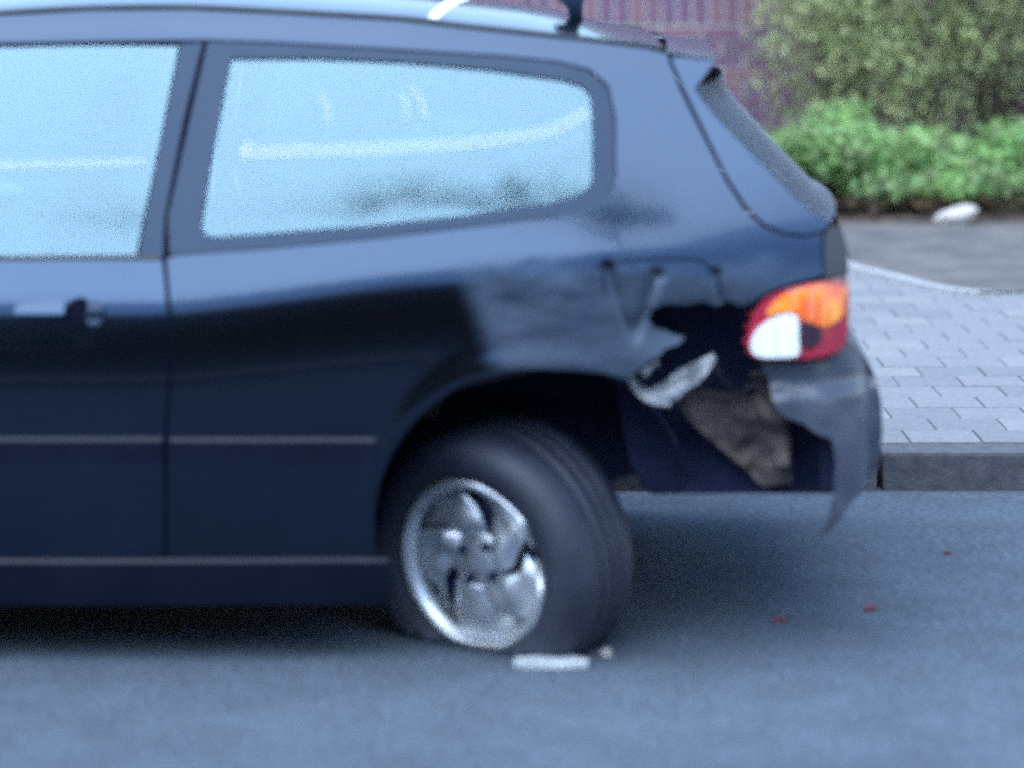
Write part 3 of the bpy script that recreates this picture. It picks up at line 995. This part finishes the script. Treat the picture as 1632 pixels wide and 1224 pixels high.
# --- tailgate
tg = patch('tailgate', [(1070, 90), (1140, 97), (1108, 140), (1118, 158), (1140, 186), (1205, 255), (1270, 318), (1311, 352), (1326, 352), (1312, 368), (1282, 374), (1250, 370), (1219, 357), (1190, 329), (1160, 283), (1131, 224), (1092, 145), (1074, 104)],
           side, 'paint', car, sp=0.012, thick=0.006)
patch('tailgate_side', [(1070, 90), (1140, 97), (1108, 140), (1118, 158), (1140, 186), (1205, 255), (1270, 318), (1311, 352), (1326, 352), (1312, 368), (1282, 374), (1250, 370), (1219, 357), (1190, 329), (1160, 283), (1131, 224), (1092, 145), (1074, 104)],
      side, 'paint', tg, sp=0.03, thick=0.006, mirror=True)
ge = edge3([(1109, 139), (1118, 156), (1140, 185), (1205, 254), (1270, 317), (1311, 350), (1326, 352)], side, extra=0.004)
rows = []
for i, p in enumerate(ge):
    f = i / (len(ge) - 1)
    r = []
    for j in range(25):
        v = j / 24
        b = 1 - (2 * v - 1) ** 2
        r.append((p.x + (0.095 - 0.035 * f) * b, p.y + (W - 2 * p.y) * v, p.z + 0.008 * b))
    rows.append(r)
mb = MB(); mb.grid(rows)
rg = mb.build('rear_window', 'rear_glass', tg, smooth=True)
# dark ceramic border of the rear window near its edge
sp_top = edge3([(1062, 84), (1100, 90), (1140, 96)], side)
mbs = MB()
rows = across(sp_top, 0.02, 0.015, 16, 0.001)
mbs.grid(rows)
rows2 = across(edge3([(1140, 97), (1109, 139)], side, 1), 0.02, 0.012, 16)
mbs.grid([rows[-1], rows2[-1]])
mbs.build('spoiler', 'paint', tg, smooth=False, solid=0.003)
tl = [Vector((0.690, 0.13, 0.885)), Vector((0.702, 0.13, 0.84)), Vector((0.703, 0.13, 0.76)), Vector((0.70, 0.13, 0.66)), Vector((0.70, 0.13, 0.58))]
loft('rear_panel', tl, 0.05, 0.0, 'paint', tg, n=16)
mb = MB(); mb.tube([(0.70, 0.845, 0.90), (0.60, 0.80, 1.0), (0.50, 0.55, 1.09)], [.01, .007, .005], 6)
mb.build('rear_wiper', 'rubber', tg, smooth=True)
patch('corner_trim', [(1313, 374), (1328, 356), (1344, 372), (1352, 400), (1352, 436), (1314, 444)], lambda x, z: side(x, z) + 0.004, 'rubber', car, sp=0.012, thick=0.02)
patch('corner_trim', [(1313, 374), (1328, 356), (1344, 372), (1352, 400), (1352, 436), (1314, 444)], lambda x, z: side(x, z) + 0.004, 'rubber', car, sp=0.012, thick=0.02, mirror=True)
# seam lines
seam('fuel_flap_gap', [(966, 470), (962, 440), (972, 422), (1000, 416), (1060, 413), (1108, 414), (1132, 426), (1145, 448), (1150, 476)], near, 0.0045, 'seam', car)
seam('crease', [(972, 430), (985, 475), (1004, 520)], near, 0.0035, 'seam', car)

# --- tail lamp
LAMP = [(1190, 546), (1195, 520), (1206, 492), (1228, 471), (1268, 456), (1315, 447), (1348, 441), (1353, 470), (1351, 530), (1341, 556), (1312, 568), (1270, 573), (1215, 573), (1196, 565)]
def lampf(x, z):
    u = max(0.0, (x - 0.60) / 0.095)
    return side(x, z) - 0.004 + 0.035 * u * u + 0.0007 * math.sin(x * 2 * math.pi / 0.009)
LAMPS = spline(LAMP, 3)
AMBER = spline([(1222, 503), (1235, 479), (1270, 460), (1324, 451), (1346, 458), (1343, 500), (1318, 520), (1290, 514), (1274, 506), (1256, 496)], 3)
CLEAR = spline([(1197, 558), (1200, 536), (1214, 518), (1236, 505), (1260, 501), (1272, 510), (1273, 540), (1272, 566), (1240, 570), (1212, 569)], 3)
DARK = spline([(1276, 516), (1300, 519), (1309, 534), (1299, 550), (1276, 552)], 3)
for mir in (False, True):
    tlp = patch('tail_lamp', LAMPS, lampf, 'lens_red', car, sp=0.012, thick=0.03, mirror=mir)
    patch('amber_lens', AMBER, lampf, 'lens_amber', tlp, sp=0.012, thick=0.004, off=0.003, mirror=mir)
    def clearf(x, z):
        return lampf(x, z) - 0.003 + 0.12 * (z - 0.70)
    patch('clear_lens', CLEAR, clearf, 'lens_clear', tlp, sp=0.012, thick=0.006, off=0.003, mirror=mir)
    patch('bulb_socket', DARK, lampf, 'lens_dark', tlp, sp=0.008, thick=0.004, off=0.004, mirror=mir)

# --- rear bumper: cracked away from the near flank, its torn end hanging
XR = 0.772
def bump_f(x, z):
    r = 0.20
    d = max(0.0, x - (XR - r))
    q = min(0.985, d / r)
    y = 0.075 + r - r * math.sqrt(1 - q * q)
    y += 0.28 * max(0.0, x - .5) * 0.1
    y -= 0.022 * sm((0.585 - z) / 0.045) * sm((x - 0.52) / 0.03)       # lower half stands proud: a shelf that looks up
    y += 0.35 * max(0.0, 0.44 - z) ** 1.3
    y += 0.012 * noise.noise(Vector((x * 14, z * 14, 1.0)))
    return y
BUMP = [(1212, 577), (1260, 580), (1320, 572), (1352, 546), (1376, 566), (1393, 600), (1403, 640), (1405, 690), (1398, 740), (1380, 775), (1356, 800), (1342, 828), (1322, 848), (1302, 862), (1316, 838), (1325, 815), (1326, 800), (1331, 790), (1333, 735), (1326, 700), (1300, 690), (1282, 676), (1250, 664), (1238, 652), (1231, 636), (1226, 606)]
rb = patch('rear_bumper', BUMP, bump_f, 'bumper', car, sp=0.01, thick=0.005)
rb['label'] = 'torn grey end of the rear bumper hanging in a hooked point'
be = []
for (a, b) in ((1352, 546), (1376, 566), (1393, 600), (1403, 640), (1405, 690), (1398, 740), (1380, 775), (1360, 796)):
    x, z = to_xz((a, b), bump_f)
    be.append(Vector((x, bump_f(x, z) - 0.001, z)))
rows = []
for p in be:
    r = []
    for j in range(15):
        v = j / 14
        bb = 1 - (2 * v - 1) ** 2
        r.append((p.x + 0.02 * bb, p.y + (W - 0.1 - p.y) * v, p.z))
    rows.append(r)
mb = MB(); mb.grid(rows); mb.build('bumper_back', 'bumper', rb, smooth=True, solid=0.004, solid_off=0)

# --- torn metal and the cavity behind it
def sheetpoly(name, pix, fn, m, parent, **kw):
    return patch(name, pix, fn, m, parent, **kw)
def tornf(x, z):
    u, v = topx(x, z)
    return 0.035 + 0.10 * max(0.0, (z - 0.55)) - 0.012 * math.sin((u - 1000) * .05) + 0.02 * noise.noise(Vector((u * .03, v * .03, 2))) + 0.03 * math.exp(-((v - 600 + (u - 1070) * .5) / 16.0) ** 2)
ts = patch('torn_metal_strip', [(1003, 598), (1012, 603), (1022, 616), (1036, 622), (1060, 608), (1082, 590), (1110, 576), (1137, 563), (1141, 572), (1128, 592), (1112, 612), (1094, 622), (1078, 638), (1058, 645), (1034, 642), (1014, 626)], tornf, 'steel', car, sp=0.008, thick=0.003)
ts['label'] = 'bare bright metal strip torn loose behind the arch'
mb = MB(); P = [to_xz(p, tornf) for p in spline([(1002, 596), (1008, 612), (1022, 630), (1042, 641), (1068, 644)], 4, False)]
mb.tube([(x, tornf(x, z) - .004, z) for x, z in P], 0.006, 6); mb.build('torn_edge', 'edging', ts, smooth=True)
patch('bent_flange', [(1020, 592), (1030, 584), (1048, 572), (1050, 580), (1038, 590), (1030, 602)], lambda x, z: tornf(x, z) - .01, 'steel', car, sp=0.008, thick=0.003)
def innf(x, z):
    u, v = topx(x, z)
    return 0.20 + 0.03 * noise.noise(Vector((u * .012, v * .012, 9))) + 0.018 * noise.noise(Vector((u * .04, v * .04, 4))) + 0.3 * (0.45 - z) * 0.5
patch('inner_panel', [(1075, 640), (1120, 622), (1180, 628), (1235, 640), (1258, 680), (1262, 730), (1262, 770), (1215, 776), (1180, 740), (1130, 700), (1100, 672)], innf, 'rust', car, sp=0.012, thick=0.004)
patch('boot_side', [(960, 470), (1200, 450), (1345, 460), (1345, 700), (1335, 786), (1240, 785), (1100, 786), (1038, 788), (1005, 740), (985, 640)], lambda x, z: 0.27 + 0.012 * noise.noise(Vector((x * 9, z * 9, 0))), 'dark_steel', car, sp=0.03, thick=0.004)
mb = MB()
mb.box(0.28, 0.68, 0.28, 1.42, 0.318, 0.335)
mb.box(0.66, 0.69, 0.20, 1.5, 0.33, 0.62)
mb.build('boot_floor', 'dark_steel', car)
mb = MB()
P = [to_xz(p, innf) for p in spline([(1128, 560), (1150, 600), (1178, 622), (1206, 612), (1236, 650), (1262, 655)], 4, False)]
mb.tube([(x, 0.15 + 0.02 * math.sin(x * 40), z) for x, z in P], 0.006, 6)
mb.build('wiring', 'rubber', car, smooth=True)
patch('bumper_bracket', [(1196, 596), (1232, 592), (1236, 640), (1252, 690), (1258, 742), (1240, 744), (1226, 690), (1204, 640)], lambda x, z: 0.17 + 0.02 * math.sin(z * 60), 'rust', car, sp=0.012, thick=0.004)
# wheel houses and underbody
for cx in (ARX, -2.55):
    for mir in (False, True):
        rows = []
        for i in range(21):
            a = R(8 + 182 * i / 20)
            r = ARR + 0.012
            row = []
            for y in (0.06, 0.16, 0.42):
                yy = W - y if mir else y
                row.append((cx + r * math.cos(a), yy, 0.29 + r * math.sin(a)))
            rows.append(row)
        mb = MB(); mb.grid(rows)
        c = (cx, W - 0.42 if mir else 0.42, 0.29)
        mb.add([c] + [r[2] for r in rows], [(0, i + 1, i + 2) for i in range(20)])
        mb.build('wheel_house', 'dark_steel', car, smooth=False)
mb = MB()
mb.box(-3.0, -0.40, 0.10, W - 0.10, 0.16, 0.24)
mb.box(-0.40, 0.22, 0.46, W - 0.46, 0.18, 0.30)
mb.build('underbody', 'dark_steel', car)
mb = MB()
mb.tube([(-0.6, 0.75, 0.17), (0.1, 0.8, 0.2), (0.4, 1.15, 0.30), (0.72, 1.2, 0.32)], 0.025, 8)
mb.build('exhaust', 'dark_steel', car, smooth=True)

# --- cabin
mb = MB(); mb.box(-1.9, -0.36, 0.16, W - 0.16, 0.26, 0.30); mb.box(-0.36, 0.2, 0.46, W - 0.46, 0.26, 0.30); mb.build('cabin_floor', 'interior', car)
for mir in (False, True):
    patch('cabin_side', [(-690, 418), (-690, 880), (560, 880), (620, 640), (1000, 560), (1000, 380), (880, 352), (600, 385), (270, 414), (0, 418)], lambda x, z: side(x, z) + 0.05, 'interior', car, sp=0.06, thick=0.01, mirror=mir)
def seat(name, x, y, w):
    s = MB(); s.box(x - .5, x + .02, y - w, y + w, .30, .50); so = s.build(name, 'interior', car, bevel=.05, smooth=True)
    s = MB(); s.add([(x - .02, y - w, .46), (x + .14, y - w, .46), (x + .14, y + w, .46), (x - .02, y + w, .46),
                     (x + .20, y - w * .85, 1.0), (x + .30, y - w * .85, 1.0), (x + .30, y + w * .85, 1.0), (x + .20, y + w * .85, 1.0)],
                    [(0, 3, 2, 1), (4, 5, 6, 7), (0, 1, 5, 4), (1, 2, 6, 5), (2, 3, 7, 6), (3, 0, 4, 7)])
    s.build('backrest', 'interior', so, bevel=.03, smooth=True)
    return so
for y in (0.48, W - 0.48):
    so = seat('front_seat', -1.25, y, 0.24)
    s = MB(); s.box(-1.02, -.93, y - .12, y + .12, 1.03, 1.17); s.build('headrest', 'interior', so, bevel=.03, smooth=True)
seat('rear_seat', -0.30, W / 2, 0.55)
mb = MB(); mb.box(0.0, 0.52, 0.26, W - 0.26, 0.86, 0.875); mb.build('parcel_shelf', 'interior', car)
mb = MB(); mb.box(-2.05, -1.75, 0.2, W - 0.2, 0.72, 0.88); mb.build('dashboard', 'interior', car, bevel=.03)
mb = MB()
mb.tube([(-1.62 + .06 * math.sin(a) , 0.48 + .18 * math.cos(a), 0.82 + .17 * math.sin(a)) for a in [i * 2 * math.pi / 20 for i in range(21)]], .014, 6)
mb.build('steering_wheel', 'rubber', car, smooth=True)

# ------------------------------------------------------------------ wheels
RIM_R, TY_R = 0.182, 0.287
def rim_mod(a):
    d = lambda c, w: math.exp(-((((a - R(c) + math.pi) % (2 * math.pi)) - math.pi) / R(w)) ** 2)
    return 1 - 0.30 * d(12, 14) - 0.06 * d(58, 20) + 0.03 * d(36, 9)

def wheel_parts(root, damaged, mtx):
    """local frame: axle along +y (inwards), outer face at y=0"""
    mod = rim_mod if damaged else (lambda a: 1.0)
    nseg = 96
    def put(p):
        return mtx @ Vector(p)
    def ground(p, soft=0.004):
        if p.z < soft:
            p = Vector((p.x, p.y, soft + (p.z - soft) * 0.02))
        return p
    # tyre
    prof_t = [(-.006, .190), (-.016, .205), (-.026, .232), (-.022, .258), (-.006, .276), (.012, .284), (.04, .287), (.052, .287), (.054, .280), (.060, .280), (.062, .2875), (.085, .288), (.087, .280), (.093, .280), (.095, .2875), (.112, .287), (.114, .280), (.12, .280), (.122, .286), (.145, .284), (.166, .276), (.180, .258), (.184, .232), (.172, .205), (.160, .188)]
    if damaged:
        prof_t = [(y * 1.22 if y > 0 else y, r) for y, r in prof_t]
    rows = []
    for i in range(nseg):
        a = 2 * math.pi * i / nseg
        r_ = []
        for (y, r) in prof_t:
            q = put((r * math.cos(a), y, r * math.sin(a)))
            if q.z < 0.012:
                k = (0.012 - q.z)
                bulge = 0.45 * k * (1 if y > 0.08 else -1) * (1 - abs((r - .24) / .06) if r < .3 else 0)
                q = q + (mtx.to_3x3() @ Vector((0, 1, 0))) * bulge * 0.6
                q.z = 0.004 + 0.0006 * (r - .19) * 10
            r_.append(q)
        rows.append(r_)
    rows.append(rows[0])
    mb = MB(); mb.grid(rows); t = mb.build('tyre', 'tyre', root, smooth=True)
    # rim barrel and lip
    prof_r = [(.03, .158), (.012, .163), (-.002, .170), (-.008, .178), (-.006, .186), (.004, .190), (.016, .189), (.03, .176), (.12, .168), (.16, .186)]
    rows = []
    for i in range(nseg + 1):
        a = 2 * math.pi * i / nseg
        m_ = mod(a)
        rr = []
        for y, r in prof_r:
            q = put((r * m_ * math.cos(a), y + (0.02 * (1 - m_) / .1 if damaged else 0), r * m_ * math.sin(a)))
            if q.z < 0.006: q.z = 0.006
            rr.append(q)
        rows.append(rr)
    mb = MB(); mb.grid(rows)
    # swirled spokes: five broad blades sweeping into the lip
    for k in range(5):
        a0 = 2 * math.pi * k / 5 + (0.35 + 0.12 * math.sin(k * 2.4) if damaged else 0)
        rows = []
        for i in range(13):
            t_ = i / 12
            r = 0.05 + 0.115 * t_
            tw = 0.75 * t_ ** 1.3
            hw = 0.615 - 0.05 * math.sin(math.pi * t_) if damaged else 0.56 - 0.10 * math.sin(math.pi * t_) - 0.02 * t_
            row = []
            for j in range(9):
                s = -1 + j / 4
                a = a0 + tw + hw * s
                y = 0.020 + 0.016 * t_ ** 2 - 0.02 * math.sin(math.pi * t_) * 0.4 + 0.016 * s * s * math.sin(math.pi * min(1, t_ * 1.1)) + 0.012 * s * t_
                m_ = 1 + (mod(a) - 1) * t_
                if damaged: y += 0.016 * noise.noise(Vector((22 * r * math.cos(a), 22 * r * math.sin(a), k * .3)))
                row.append(put((r * m_ * math.cos(a), y, r * m_ * math.sin(a))))
            rows.append(row)
        mb.grid(rows)
    # hub
    hp = [(.026, 0.0), (.023, .018), (.024, .026), (.026, .030), (.024, .062), (.03, .07)] if damaged else [(.016, 0.0), (.012, .018), (.012, .026), (.018, .030), (.019, .062), (.03, .07)]
    rows = [[put((r * math.cos(2 * math.pi * i / 40), y, r * math.sin(2 * math.pi * i / 40))) for (y, r) in hp] for i in range(41)]
    mb.grid(rows)
    rim = mb.build('rim', 'alloy' if damaged else 'alloy_dull', root, smooth=True, solid=0.004, solid_off=0)
    for k in range(4):
        a = math.pi / 4 + k * math.pi / 2 + 0.2
        mb = MB()
        c = Vector((0.045 * math.cos(a), 0.012, 0.045 * math.sin(a)))
        mb.tube([put(c), put(c + Vector((0, .012, 0)))], 0.010, 6)
        mb.build('wheel_bolt', 'dark_steel', root)
    mb = MB(); mb.tube([put((0, .045, 0)), put((0, .075, 0))], 0.15, 24); mb.build('brake_drum', 'dark_steel', root)

nrm = Vector((-0.575, -0.80, -0.13)).normalized()        # outer face turned to the front and slightly down
ax = -nrm
ux = ax.cross(Vector((0, 0, 1))).normalized()            # in-plane, towards the tail
uz = ux.cross(ax).normalized()
wc = Vector((*px(753, 901, 0.16), 0)); wc = Vector((wc.x, 0.16, wc.y))
mt = Matrix(((ux.x, ax.x, uz.x, wc.x), (ux.y, ax.y, uz.y, wc.y), (ux.z, ax.z, uz.z, wc.z), (0, 0, 0, 1)))
rw = empty('rear_wheel'); rw.parent = car
rw['label'] = 'twisted rear wheel on a flat tyre, its alloy rim dented'
wheel_parts(rw, True, mt)
def std(x, y, flip):
    return Matrix.Translation((x, y, 0.284)) @ (Matrix.Rotation(math.pi, 4, 'Z') if flip else Matrix.Identity(4))
for nm, x, y, fl in (('rear_wheel', 0.05, W - 0.03, True), ('front_wheel', -2.55, 0.03, False), ('front_wheel', -2.55, W - 0.03, True)):
    r_ = empty(nm); r_.parent = car
    wheel_parts(r_, False, std(x, y, fl))
mb = MB(); mb.tube([wc + ax * 0.06, wc + ax * 0.2, (0.05, 0.5, 0.24), (0.05, W - .2, 0.28)], [.05, .04, .03, .03], 8); mb.build('axle', 'dark_steel', car, smooth=True)

# ------------------------------------------------------------------ debris on the road
def shard(name, u, v, pts, h, m, label, cat, group=None, lift=0.0):
    y = (H / (S * (v - YH)) - 1) * D
    x = (u - 816) * S * (1 + y / D)
    mb = MB(); n = len(pts)
    top = [(a, b, h + lift + (0.25 * h if i % 2 else 0)) for i, (a, b) in enumerate(pts)]
    bot = [(a, b, 0.001 + lift) for (a, b) in pts]
    mb.add(bot + top, [tuple(reversed(range(n))), tuple(range(n, 2 * n))] + [(i, (i + 1) % n, n + (i + 1) % n, n + i) for i in range(n)])
    o = mb.build(name, m); o.location = (x, y, 0.001)
    return tag(o, label, cat, group)
shard('plastic_fragment', 878, 1062, [(-.078, -.012), (-.05, -.03), (.02, -.034), (.076, -.02), (.08, .02), (.03, .05), (-.04, .045), (-.074, .022)], 0.010, 'shard_white',
      'flat white plastic fragment on the road under the flat tyre', 'fragment')
shard('lens_shard', 1386, 972, [(-.014, -.012), (.012, -.016), (.018, .008), (-.002, .02)], 0.007, 'shard_red', 'brightest red lens shard on the open road right of the car', 'shard', 'red lens shards')
shard('lens_shard', 1243, 990, [(-.016, -.01), (.014, -.012), (.01, .014), (-.012, .012)], 0.004, 'shard_red', 'dull red lens shard in the shadow right of the rear wheel', 'shard', 'red lens shards')
shard('lens_shard', 1509, 882, [(-.01, -.01), (.01, -.012), (.008, .012)], 0.004, 'shard_red', 'small red lens shard nearest the right edge of the photo', 'shard', 'red lens shards')
shard('pebble', 966, 1046, [(-.010, -.008), (.006, -.011), (.012, .002), (.002, .012), (-.010, .008)], 0.012, 'stone', 'small pebble beside the flat tyre on the road', 'pebble')

# ------------------------------------------------------------------ across the road, mirrored in paint and glass
sheet('far_pavement', -60, 60, -10.5, -7.4, 0.1, 'slab_b')
def house(x, w, h, lab, seed, y=-15, turn=0.0, wm='house_brick', group='houses across the road'):
    rg_ = random.Random(seed)
    root = tag(empty('house', (x, y, 0)), lab, 'house', group)
    root.rotation_euler = (0, 0, turn)
    mb = MB(); mb.box(-w / 2 + .01, w / 2 - .01, -7, 0, 0, h); mb.build('wall', wm, root)
    mb = MB(); z2 = h + 1.7
    mb.add([(-w / 2, -7.3, h), (w / 2, -7.3, h), (w / 2, .3, h), (-w / 2, .3, h), (-w / 2, -3.5, z2), (w / 2, -3.5, z2)], [(0, 1, 5, 4), (2, 3, 4, 5), (0, 4, 3), (1, 2, 5), (3, 2, 1, 0)])
    rf_ = mb.build('roof', 'house_roof', root)
    mb = MB(); mb.box(w / 2 - 1.2, w / 2 - .5, -4, -3.2, h + 1.5, z2 + .8); mb.build('chimney', 'house_brick', rf_)
    mb = MB(); mb.box(-w / 2 + .5, -w / 2 + 1.45, 0, .05, 0.1, 2.15); dd = mb.build('door', 'house_door', root)
    mb = MB(); mb.box(-w / 2 + 1.3, -w / 2 + 1.36, .05, .1, 1.05, 1.15); mb.build('handle', 'alloy_dull', dd)
    for wx, wz in ((w * .18, 1.0), (-w * .22, 2.9), (w * .2, 2.9)):
        mb = MB()
        for b_ in ((wx - .6, wx - .52, wz, wz + 1.4), (wx + .52, wx + .6, wz, wz + 1.4), (wx - .52, wx + .52, wz, wz + .08), (wx - .52, wx + .52, wz + 1.32, wz + 1.4), (wx - .03, wx + .03, wz + .08, wz + 1.32)):
            mb.box(b_[0], b_[1], 0.002, .07, b_[2], b_[3])
        wd = mb.build('window', 'house_frame', root)
        for s in (-1, 1):
            mb = MB(); xa, xb = sorted((wx + s * .03, wx + s * .52)); mb.box(xa, xb, .003, .03, wz + .08, wz + 1.32); mb.build('pane', 'house_pane', wd)
for i, (x, w, h) in enumerate(((-13, 8, 4.9), (-5, 8, 4.7), (3, 8, 4.8), (11, 8, 4.6))):
    house(x, w, h, ['dark brick house across the road, seen only mirrored, far left of the row', 'dark brick house across the road mirrored in the car door',
                    'dark brick house across the road mirrored in the rear quarter', 'dark brick house across the road, seen only mirrored, far right of the row'][i], i)

house(-2.5, 15, 4.6, 'pale rendered house beyond the brick wall, added out of view to grey the car roof reflection', 9, 24.0, math.pi, 'render', None)  # unseen house, added to tone down the sky mirrored in the roof
# a tall pruned tree over there: its crown is mirrored at the foot of the quarter window
rg_ = random.Random(44)
tree = tag(empty('street_tree', (2.5, -10.0, 0.1)), 'tall thin street tree across the road, seen only mirrored in the car', 'tree')
mb = MB()
mb.tube([(0, 0, -.1), (0.03, 0, 3), (-0.05, 0.05, 6), (0, 0, 10.4)], [.12, .10, .07, .03], 8)
tr_ = mb.build('trunk', 'bark', tree, smooth=True)
mb = MB(); lb = MB()
for (cx, cz, rx, rz, n) in ((0.1, 10.3, .95, .65, 620), (-1.1, 10.7, 1.0, .42, 190), (-2.8, 11.1, 1.5, .26, 150), (1.3, 10.4, .6, .4, 220), (-4.6, 11.4, 1.2, .2, 80)):
    lb.tube([(0, 0, 9.0 + .1 * cx), (cx * .5, 0, (9.4 + cz) / 2), (cx, 0, cz)], [.06, .04, .015], 6)
    leaves(mb, (cx, 0, cz), (rx, .8, rz), n, 0.22, rg_, 0.1, 0.2, 0.6)
mb.build('crown', 'leaf_dark', tree, merge=False)
lb.build('limb', 'bark', tr_, smooth=True)

print('objects', len(bpy.data.objects))
